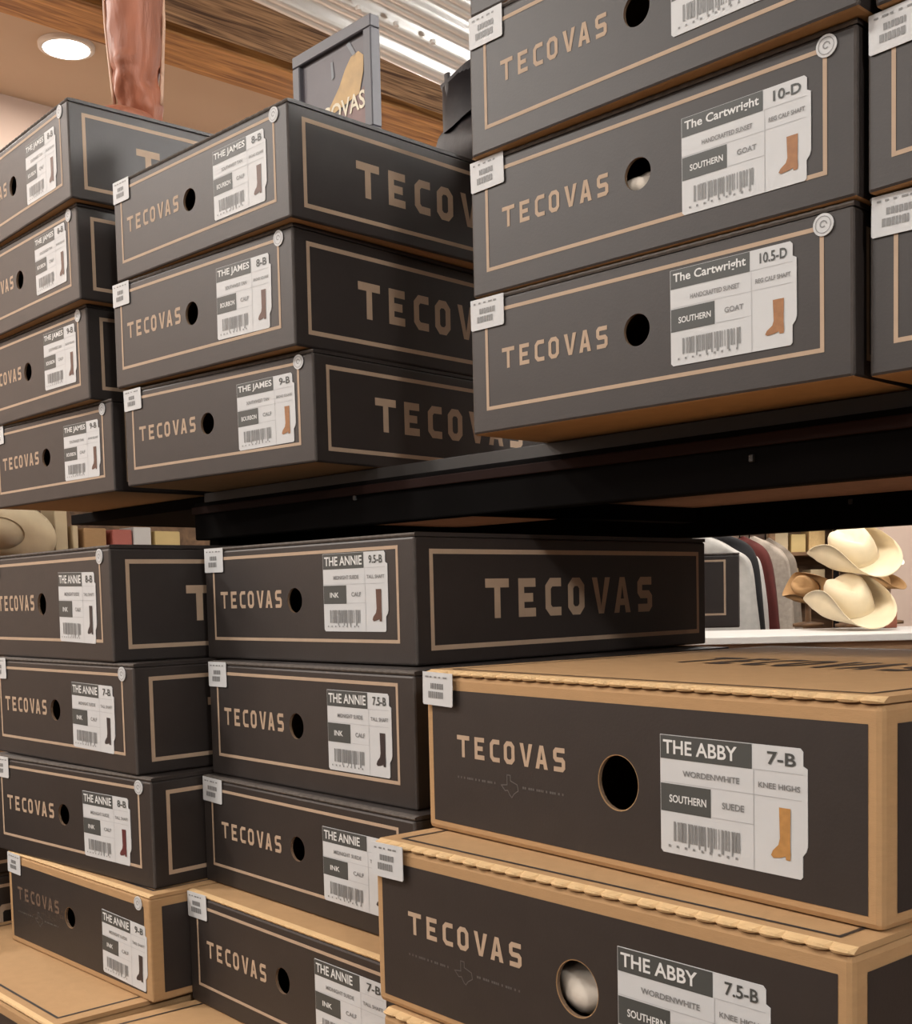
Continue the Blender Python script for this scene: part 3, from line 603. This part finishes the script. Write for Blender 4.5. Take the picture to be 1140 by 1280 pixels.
# ------------------------------------------------------------------ camera check helpers end; things on top of the stacks
def loft(name, rings, m, smooth=True, cap=True):
    n = len(rings[0]); v = [p for r in rings for p in r]; f = []
    for i in range(len(rings)-1):
        for j in range(n): f.append((i*n+j, i*n+(j+1) % n, (i+1)*n+(j+1) % n, (i+1)*n+j))
    if cap: f.append(tuple(range(n-1, -1, -1))); f.append(tuple((len(rings)-1)*n+j for j in range(n)))
    return mesh(name, v, f, m, smooth=smooth)
def make_boot(name, label, loc, rotz, H, m, welt, shaft_w, shaft_d, wr=1.0):
    t = thing(name, label, 'boot', loc, rotz)   # toe points to local -Y, heel at +Y
    n = 40
    def ring(z, rx, ry, cy, k=0.0, ph=0.0, top=None):
        out = []
        for j in range(n):
            a = 2*PI*j/n
            q = 1+k*noise.noise(Vector((math.cos(a)*1.6, math.sin(a)*1.6, z*26+ph)))+0.35*k*noise.noise(Vector((math.cos(a)*5, math.sin(a)*5, z*60+ph)))
            zz = z if top is None else z+top*(abs(math.sin(a))**2-0.5)
            out.append((rx*q*math.cos(a), cy+ry*q*math.sin(a), zz))
        return out
    rs = []
    prof0 = [(0.045, .029, .040, .030), (0.065, .030, .045, .024), (0.085, .0305, .048, .014), (0.10, .032, .046, .006), (0.115, .0335, .046, .002), (0.13, .035, .048, 0), (0.15, .0365, .051, 0), (0.18, .0385, .056, 0), (0.22, .040, .060, 0), (0.27, .041, .062, 0), (0.33, .0415, .064, 0), (0.36, .0415, .064, 0)]
    prof = []
    for a_, b_ in zip(prof0, prof0[1:]):
        for k_ in range(4): prof.append(tuple(x_+(y_-x_)*k_/4 for x_, y_ in zip(a_, b_)))
    for z, rx, ry, cy in prof:
        if z > H-0.012: break
        rs.append(ring(z, rx*shaft_w/0.041, ry*shaft_d/0.062, cy, wr*(0.32 if z < 0.16 else 0.12), 2))
    rs.append(ring(H, shaft_w, shaft_d, 0, 0.03*wr, 2, top=0.02))
    rs.append([(x*0.93, y*0.93, z-0.001) for x, y, z in rs[-1]]); rs.append([(x*0.93, y*0.93, z-0.06) for x, y, z in rs[-2]])
    link('shaft', loft('shaft', rs, m, cap=False), t)
    fr = []
    for y, hw, h0, h1 in [(0.072, .012, .030, .06), (0.066, .026, .028, .085), (0.045, .031, .026, .10), (0.015, .031, .020, .105), (-0.02, .032, .014, .098), (-0.06, .036, .010, .078), (-0.10, .041, .008, .060), (-0.14, .042, .008, .050), (-0.17, .037, .009, .042), (-0.195, .028, .010, .035), (-0.212, .014, .012, .027), (-0.216, .004, .014, .020)]:
        r = []
        for j in range(n):
            a = 2*PI*j/n; q = 1+0.07*wr*noise.noise(Vector((math.cos(a)*2, y*30, math.sin(a)*2)))
            r.append((hw*math.copysign(abs(math.cos(a))**0.8, math.cos(a))*q, y, (h0+h1)/2+(h1-h0)/2*math.sin(a)*q))
        fr.append(r)
    link('foot', loft('foot', fr, m), t)
    out = [(0.030, 0.07), (0.034, 0.03), (0.033, -0.02), (0.039, -0.06), (0.046, -0.10), (0.047, -0.14), (0.042, -0.175), (0.031, -0.205), (0.012, -0.224)]
    o2 = out+[(-a, b) for a, b in out[::-1]]
    def zb(y): return 0.007 if y < -0.05 else 0.007+0.022*min(1, (y+0.05)/0.10)
    k = len(o2); v = [(a, b, zb(b)+0.006) for a, b in o2]+[(a, b, zb(b)) for a, b in o2]
    f = [tuple(range(k)), tuple(range(2*k-1, k-1, -1))]+[(i, i+k, (i+1) % k+k, (i+1) % k) for i in range(k)]
    link('welt', mesh('welt', v, f, welt), t)
    v = [(a*0.97, b, max(0.0, zb(b)-0.006) if b < -0.05 else zb(b)-0.005) for a, b in o2]+[(a*0.97, b, zb(b)+0.0005) for a, b in o2]
    link('sole', mesh('sole', v, [tuple(range(k-1, -1, -1)), tuple(range(k, 2*k))]+[(i, (i+1) % k, (i+1) % k+k, i+k) for i in range(k)], 'sole'), t)
    hr = [[(0.030*s*math.cos(2*PI*j/16), 0.042+0.030*s*math.sin(2*PI*j/16)+(1-s)*0.0, z) for j in range(16)] for z, s in ((0, 0.86), (0.012, 0.9), (0.027, 1.0))]
    link('heel', loft('heel', hr, 'sole', smooth=False), t)
    for s in (-1, 1):            # raised side seam and pull strap
        pts = [(s*(shaft_w*(0.80+0.2*min(1, (z-0.11)/0.12))+0.001), 0, z) for z in [0.11+i*(H-0.11)/14 for i in range(15)]]
        rr = [[(x+0.003*math.cos(2*PI*j/8), 0.007*math.sin(2*PI*j/8), z) for j in range(8)] for x, _, z in pts]
        link('side_seam', loft('side_seam', rr, welt if wr > 0.9 else m), t)
    return t
def on_box(n, u, w, dz=0.0):
    kind = 'H' if n[0] == 'H' else ('M' if n[0] in 'CD' else 'W')
    return box_frame(POSE[n], kind) @ Vector((u, w, (KINDS[kind]['H']+POSE[n][4])+dz))
p = on_box('A1', 0.118, 0.212, 0.001)
make_boot('cowboy_boot', 'red-brown leather cowboy boot standing on the black boxes', p, 0.10, 0.345, 'leather', 'leather_tan', 0.041, 0.060)
p = on_box('B1', 0.250, 0.372, 0.001)
make_boot('ankle_boot', 'short black leather boot standing behind the framed poster', p, math.radians(25), 0.150, 'leather_dark', 'felt_tan', 0.036, 0.05, 0.8)

# framed poster
def poster():
    p = on_box('B1', 0.172, 0.146, 0.0005)
    t = thing('framed_poster', 'small slate-framed poster with gold figure and cream lettering on the boxes', 'poster', p, -math.radians(47.5))
    W, H, d, b = 0.150, 0.135, 0.014, 0.014
    link('backing', bevel_box('backing', b*0.5, W-b*0.5, 0.006, d, b*0.5, H-b*0.5, 'frame', 0.0), t)
    for nme, q in (('frame_rail', (0, W, H-b, H)), ('frame_rail', (0, W, 0, b)), ('frame_stile', (0, b, b, H-b)), ('frame_stile', (W-b, W, b, H-b))):
        link(nme, bevel_box(nme, q[0], q[1], 0, d, q[2], q[3], 'frame', 0.0012, 1), t)
    pr = link('print', PM().rect(b*0.9, b*0.9, W-b*0.9, H-b*0.9).build('print', 'poster', at=0.0058), t)
    link('red_field', PM().poly([(b, b), (W-b, b), (W-b, 0.066), (0.10, 0.050), (b, 0.036)]).build('red_field', 'poster_red', at=0.0054), pr)
    g = PM().poly([(0.045, 0.042), (0.075, 0.050), (0.122, 0.058), (0.130, 0.080), (0.131, 0.097), (0.122, 0.104), (0.108, 0.102), (0.097, 0.092), (0.085, 0.076), (0.070, 0.062)])
    link('gold_figure', g.build('gold_figure', 'poster_gold', at=0.0050), pr)
    link('poster_lettering', text_to(PM(), 'TECOVAS', 0.022, 0.040, 0.132, 0.060).build('poster_lettering', 'poster_cream', at=0.0046), pr)
    link('blue_streak', PM().poly([(0.10, 0.118), (0.106, 0.120), (0.118, 0.102), (0.113, 0.100)]).build('blue_streak', 'poster_blue', at=0.0050), pr)
    link('blue_streak', PM().poly([(0.07, 0.108), (0.074, 0.108), (0.076, 0.090), (0.071, 0.088)]).build('blue_streak', 'poster_blue', at=0.0050), pr)
    link('easel_leg', bevel_box('easel_leg', W*0.4, W*0.6, d, d+0.05, 0, 0.004, 'frame', 0.001, 1), t)
poster()

# ------------------------------------------------------------------ more boxes: left of the lower stack, and on the rack's far side
GJ = 'black boxes at the far rack end'
jx, jy = UW(-1.60-0.348, 0.46).xy
for k, (z, lb) in enumerate(((-0.480, 'black boot box standing beyond the small kraft-edged box, gold letter on its side'), (-0.3595, 'upper black boot box beyond the small kraft-edged box'))):
    boot_box([jx+0.003*k, jy, z, A47, 0, 0, 0], 'W', 'black', lb, GJ, seed=80+k)
boot_box([jx, jy, -0.6005, A47, 0, 0, 0], 'W', 'black', 'black boot box low in the stack beyond the small kraft-edged box', GJ, detail=False)
boot_box([jx, jy, -0.7202, A47, -0.0008, 0, 0], 'W', 'black', 'lowest black boot box in the stack beyond the small kraft-edged box', GJ, detail=False)
GK = 'black boxes stacked on the far side of the rack'
kp = on_y(1.95, 925, 790)
ka = math.radians(4)
kx, ky = kp.x-0.348*math.cos(ka), 1.95+0.348*math.sin(ka)
def plain_box(pose, label, group, detail): boot_box(pose, 'W', 'black', label, group, seal=False, tagged=False, detail=detail)
kz = -0.0640
plain_box([kx, ky, kz, ka, 0, 0, 0], 'black boot box seen past the back of the 9.5-B box', GK, True)

# ------------------------------------------------------------------ store beyond the rack
def hat(name, label, loc, tilt, m, scale=1.0, group=None, band='band'):
    t = thing(name, label, 'hat', loc, 0, group); t.rotation_euler = tilt; t.scale = (scale,)*3
    n = 48; rings = []
    def brim(r, up):
        out = []
        for j in range(n):
            a = 2*PI*j/n; ex, ey = 1.0, 1.18
            curl = up*(abs(math.cos(a))**2)
            out.append((r*ex*math.cos(a)*(1-0.5*curl), r*ey*math.sin(a), curl*0.11-0.010*up*abs(math.sin(a))))
        return out
    cr = []
    for r, z in ((0.088, 0), (0.0885, 0.02), (0.085, 0.06), (0.078, 0.095), (0.068, 0.115), (0.05, 0.122), (0.02, 0.105)):
        ring = []
        for j in range(n):
            a = 2*PI*j/n; y = r*1.18*math.sin(a); x = r*math.cos(a)
            pinch = 1-0.22*max(0, z-0.05)/0.07*max(0, -math.sin(a))
            dent = -0.022*max(0, (z-0.09)/0.03)*(1-min(1, abs(x)/0.05)) if z > 0.09 else 0
            ring.append((x*pinch, y, z+dent+0.012*(math.sin(a) if z > 0.08 else 0)))
        cr.append(ring)
    link('crown', loft('crown', cr, m, cap=True), t)
    bt = [brim(0.088, 0), brim(0.115, 0.10), brim(0.145, 0.32), brim(0.172, 0.68), brim(0.188, 1.0)]
    full = bt+[[(x*1.012, y*1.012, z-0.002) for x, y, z in bt[-1]]]+[[(x, y, z-0.005) for x, y, z in r] for r in bt[::-1]]
    link('brim', loft('brim', full, m, cap=False), t)
    bd = [[(0.0905*math.cos(2*PI*j/n), 0.0905*1.18*math.sin(2*PI*j/n), z) for j in range(n)] for z in (0.002, 0.018)]
    link('hat_band', loft('hat_band', bd, band, cap=False), t)
    return t
# white-topped counter carrying the hats
cu0, cw0 = -2.475, 3.475
ctr = thing('display_counter', 'display counter with white top carrying the felt hats', 'counter')
A_C = math.radians(47)
def cp(name, u0, u1, w0, w1, z0, z1, m): return prism_uw(name, u0, u1, w0, w1, z0, z1, m, None, ctr, A_C, 0.002)
hp = [on_z(-0.16, 883, 797), on_z(-0.16, 1140, 791)]
edge = math.atan2(hp[1].y-hp[0].y, hp[1].x-hp[0].x)
top = link('counter_top', bevel_box('counter_top', -0.6, 1.5, 0, 0.62, -0.024, 0, 'white', 0.003), ctr, hp[0], (0, 0, edge))
link('counter_body', bevel_box('counter_body', -0.55, 1.45, 0.04, 0.58, -1.24, -0.0245, 'cub', 0.003), ctr, hp[0], (0, 0, edge))
def at_y(px, py, Y): return on_y(Y, px, py)
def hstand(px, Y, pegs, h):
    p = at_y(px, 700, Y); base = EYE-0.1598
    t = thing('hat_stand', 'wooden peg hat stand on the white counter '+h, 'hat stand', (p.x, p.y, base), 0, 'hat stands on the counter')
    n = 16; top = at_y(px, min(q[1] for q in pegs)-6, Y).z-base
    rr = [[(r*math.cos(2*PI*j/n), r*math.sin(2*PI*j/n), z) for j in range(n)] for r, z in ((0.06, 0), (0.06, 0.012), (0.012, 0.02), (0.010, top-0.02), (0.012, top))]
    link('post', loft('post', rr, 'cub'), t)
    for qx, qy, qY in pegs:
        b = at_y(qx, qy, qY); a = Vector((p.x, p.y, b.z))
        tube('peg', a-Vector((p.x, p.y, base)), b-Vector((p.x, p.y, base)), 0.006, 'cub', t, 8)
def tube(name, a, b, r, m, parent=None, n=12):
    a, b = Vector(a), Vector(b); d = (b-a).normalized(); s = d.orthogonal().normalized(); t = d.cross(s)
    return link(name, loft(name, [[tuple(q+r*(s*math.cos(2*PI*j/n)+t*math.sin(2*PI*j/n))) for j in range(n)] for q in (a, b)], m), parent)
rd = math.radians
hats = [ # px, py of brim centre, depth, tilt, material, scale, label
    (1062, 762, 4.36, (rd(14), rd(-17), rd(10)), 'felt', 0.93, 'cream felt cowboy hat nearest the white counter top, below another cream hat'),
    (1068, 698, 4.44, (rd(16), rd(-26), rd(15)), 'felt', 0.90, 'cream felt cowboy hat held above the other cream hat'),
    (1097, 735, 4.72, (0.0, rd(-6), rd(40)), 'felt_tan', 0.50, 'tan felt hat behind the two cream hats'),
    (1100, 704, 4.74, (0.05, rd(-6), rd(40)), 'felt_white', 0.42, 'white felt hat above the tan hat behind the cream ones'),
    (1010, 738, 4.70, (rd(20), rd(-60), rd(20)), 'felt_tan', 0.50, 'tan hat hanging between the beige garment and the cream hats')]
for px, py, Y, tl, m, s, lb in hats:
    hat('cowboy_hat', lb, at_y(px, py, Y), tl, m, s, 'hats on the white counter', 'felt' if m == 'felt' else 'band')
hstand(1064, 4.62, [(1064, 760, 4.46), (1068, 708, 4.52)], 'behind the cream hats'); hstand(1110, 4.90, [(1099, 735, 4.80), (1101, 704, 4.82)], 'behind the white and tan hats'); hstand(1010, 4.78, [(1010, 738, 4.72)], 'beside the beige shirt')
tag(link('small_jar', loft('small_jar', [[(r*math.cos(2*PI*j/16), r*math.sin(2*PI*j/16), z) for j in range(16)] for r, z in ((0.018, 0), (0.02, 0.01), (0.02, 0.035), (0.012, 0.045), (0.012, 0.055))], 'felt_white'), None, Vector((at_y(1096, 790, 4.40).x, 4.40, EYE-0.1598))), 'small white jar on the white counter by the hats', 'jar')
tag(link('small_carton', bevel_box('small_carton', -0.025, 0.025, -0.02, 0.02, 0, 0.07, 'terra', 0.002), None, Vector((at_y(1110, 790, 4.44).x, 4.44, EYE-0.1598)), (0, 0, 0.3)), 'small terracotta carton on the white counter beside the jar', 'carton')

# clothes rail
rail = thing('clothes_rail', 'metal clothes rail with hanging shirts', 'clothes rail')
ra, rb = at_y(800, 652, 4.75), at_y(1045, 655, 6.05)
tube('rail_bar', ra, rb, 0.012, 'steel', rail)
for q in (ra, rb): tube('rail_post', (q.x, q.y, 0), (q.x, q.y, q.z), 0.014, 'steel', rail)
def garment(label, m, Y, pts, group='shirts on the rail'):
    # pts: outline of the shoulder and sleeve down the right-hand side, as picture points at distance Y
    out = [at_y(x, y, Y) for x, y in pts]
    x_in = out[0].x-0.16; zb = EYE-0.75
    poly = [(p.x, p.z) for p in out]+[(out[-1].x+0.04, zb)]
    rows = []
    n = 10; d = 0.055
    dense = []
    ex = [poly[0]]+poly+[poly[-1]]
    for q in range(1, len(ex)-2):     # Catmull-Rom through the outline
        p0, p1, p2, p3 = ex[q-1], ex[q], ex[q+1], ex[q+2]
        for k in range(6):
            t_ = k/6; dense.append(tuple(0.5*(2*b+(c-a)*t_+(2*a-5*b+4*c-d_)*t_**2+(3*b-a-3*c+d_)*t_**3) for a, b, c, d_ in zip(p0, p1, p2, p3)))
    dense.append(poly[-1])
    ztop = poly[0][1]
    for j in range(9):
        th = PI*j/8; row = []
        for x, z in dense:
            k = 0.5+0.5*min(1, (ztop-z)/0.12+0.15)
            f = noise.noise(Vector((x*9, z*3, Y*7+j*0.6)))*0.028
            row.append((x-0.05*(1-math.sin(th))*0.8+f*0.5, Y-math.cos(th)*d*k+f, z-0.015*(1-math.sin(th))))
        rows.append(row)
    fr = [(x_in, Y-0.03, z) for x, z in dense]; bk = [(x_in, Y+0.03, z) for x, z in dense]
    rows = [fr]+rows+[bk]
    L = len(dense); v = [p for r in rows for p in r]; f = [(i*L+k, i*L+k+1, (i+1)*L+k+1, (i+1)*L+k) for i in range(len(rows)-1) for k in range(L-1)]
    t = thing('hanging_shirt', label, 'shirt', (0, 0, 0), 0, group)
    link('sleeve_and_shoulder', mesh('sleeve', v, f, m, smooth=True), t)
    c = out[0]
    tube('hanger_hook', (c.x-0.02, Y, c.z-0.01), (c.x-0.02, Y, ra.z+(rb.z-ra.z)*(Y-ra.y)/(rb.y-ra.y)-0.0125), 0.003, 'steel', t, 8)
garment('pale grey shirt hanging at the front of the clothes rail', 'cloth_grey', 5.05, [(876, 668), (898, 675), (918, 686), (934, 696), (941, 712), (946, 750), (951, 800)])
garment('black shirt hanging behind the pale grey shirt', 'cloth_black', 5.20, [(905, 667), (930, 677), (943, 692), (950, 720), (957, 800)])
garment('white shirt hanging between the black and maroon shirts', 'cloth_white', 5.35, [(915, 672), (938, 690), (950, 702), (957, 740), (962, 800)])
garment('maroon shirt hanging behind the white shirt', 'cloth_red', 5.50, [(930, 670), (952, 682), (963, 700), (970, 740), (976, 800)])
garment('beige patterned shirt hanging behind the maroon shirt', 'cloth_beige', 5.65, [(942, 670), (965, 680), (980, 692), (988, 715), (994, 800)])
garment('taupe shirt hanging last on the clothes rail', 'cloth_taupe', 5.80, [(962, 672), (985, 688), (997, 712), (1004, 800)])

# wooden display shelf with cartons behind the clothes and hats
ds = thing('display_shelf', 'wooden wall shelf with cartons behind the clothes rail', 'shelf')
s0 = at_y(840, 700, 6.6); s1 = at_y(1200, 700, 6.6)
def dp(name, x0, x1, y0, y1, z0, z1, m): return link(name, bevel_box(name, x0, x1, y0, y1, z0, z1, m, 0.002, 1), ds)
dp('back_panel', s0.x, s1.x, 6.98, 7.0, 0.0, 2.4, 'cub')
for pyy in (690, 742, 800, 640):
    z = at_y(1000, pyy, 6.6).z; dp('shelf_board', s0.x, s1.x, 6.6, 6.979, z-0.02, z, 'cub')
for px in (840, 960, 1040, 1110, 1200):
    x = at_y(px, 700, 6.6).x; dp('shelf_post', x, x+0.03, 6.56, 6.599, 0, 2.4, 'cub')
k = 0
for pxa, pxb, pyt, pyb, m, where in ((966, 984, 664, 690, 'cream', 'behind the beige patterned shirt'), (988, 1006, 667, 690, 'yellow', 'on the shelf above the taupe shirt'), (1010, 1030, 662, 690, 'straw', 'on the shelf beside the upper cream hat'), (986, 997, 710, 742, 'yellow', 'on the lower shelf board behind the taupe shirt'), (1012, 1030, 712, 742, 'cream', 'behind the tan hat hanging by the shirts'), (1088, 1102, 664, 690, 'felt_tan', 'on the shelf beside the plaster pillar'), (1048, 1064, 665, 690, 'cream', 'on the shelf behind the upper cream hat')):
    a = at_y(pxa, pyb, 6.68); b = at_y(pxb, pyt, 6.68); col = {'cream': 'cream', 'yellow': 'yellow', 'straw': 'straw-coloured', 'felt_tan': 'tan'}[m]
    sh = at_y(1000, pyb, 6.6).z
    o = link('carton', bevel_box('carton', a.x, b.x, 6.66, 6.82, sh+0.0005, sh+(b.z-a.z), m, 0.004), None)
    tag(o, f'{col} carton {where}', 'carton', 'cartons on the wooden shelf')
# plaster pillar beside the hats
pa = at_y(1104, 700, 5.6); pb = at_y(1150, 700, 5.6)
link('wall_pillar', bevel_box('wall_pillar', pa.x, pb.x, 5.6, 6.0, 0, 2.97, 'wall', 0.004), kind='structure')

# wall shelf on the left with hats and goods, seen under the upper deck
ws = thing('wall_shelf', 'wooden wall shelf with goods seen under the upper deck', 'shelf')
for z0 in (0.135, 0.56): prism_uw('shelf_board', -3.868, -3.50, 0.6, 3.6, z0-0.03, z0, 'cub', None, ws, A47, 0.003)
prism_uw('back_board', -3.868, -3.85, 0.6, 3.6, 0.1355, 0.53, 'cub', None, ws, A47, 0.002)
for w in (0.9, 2.0, 3.3): prism_uw('bracket', -3.868, -3.55, w, w+0.03, -0.12, 0.1045, 'cub', None, ws, A47, 0.002)
def shelf_item(name, label, px0, px1, pyt, m, cat, u=-3.62, dep=0.1):
    a = on_u(u, px0, 690); b = on_u(u, px1, 690); t = on_u(u, (px0+px1)/2, pyt)
    wa = a.x*math.sin(A47)+a.y*math.cos(A47); wb = b.x*math.sin(A47)+b.y*math.cos(A47)
    o = prism_uw(name, u-dep, u, wa, wb, 0.1353, t.z-EYE, m, None, None, A47, 0.004)
    return tag(o, label, cat)
shelf_item('wood_block_stand', 'pale wooden upright stand beside the straw hat', 70, 86, 628, 'cream', 'stand')
shelf_item('carton', 'narrow cream carton next to the pale wooden stand', 92, 99, 657, 'cream', 'carton')
shelf_item('carton', 'brown carton on the wall shelf beside the cream one', 106, 134, 660, 'kraft', 'carton')
shelf_item('carton', 'red and white carton on the wall shelf', 142, 166, 662, 'redp', 'carton')
shelf_item('carton', 'white carton beside the red carton on the wall shelf', 168, 190, 659, 'white', 'carton')
shelf_item('carton', 'yellow carton at the end of the wall shelf goods', 195, 226, 664, 'yellow', 'carton')
hp2 = on_u(-3.60, 4, 676)
hat('straw_hat', 'straw hat with wide brim on the wall shelf', (hp2.x-0.02, hp2.y, EYE+0.215), (rd(-20), rd(-38), rd(-35)), 'felt', 0.8, None, 'felt_tan')
# small bracket shelf on the rack's far side that carries the box seen past the 9.5-B box
br = link('rear_bracket_shelf', bevel_box('rear_bracket_shelf', 0.01, 0.22, 0.01, 0.44, -0.012, -0.0008, 'steel', 0.001), rack, (kx, ky, EYE+kz), (0, 0, -ka))
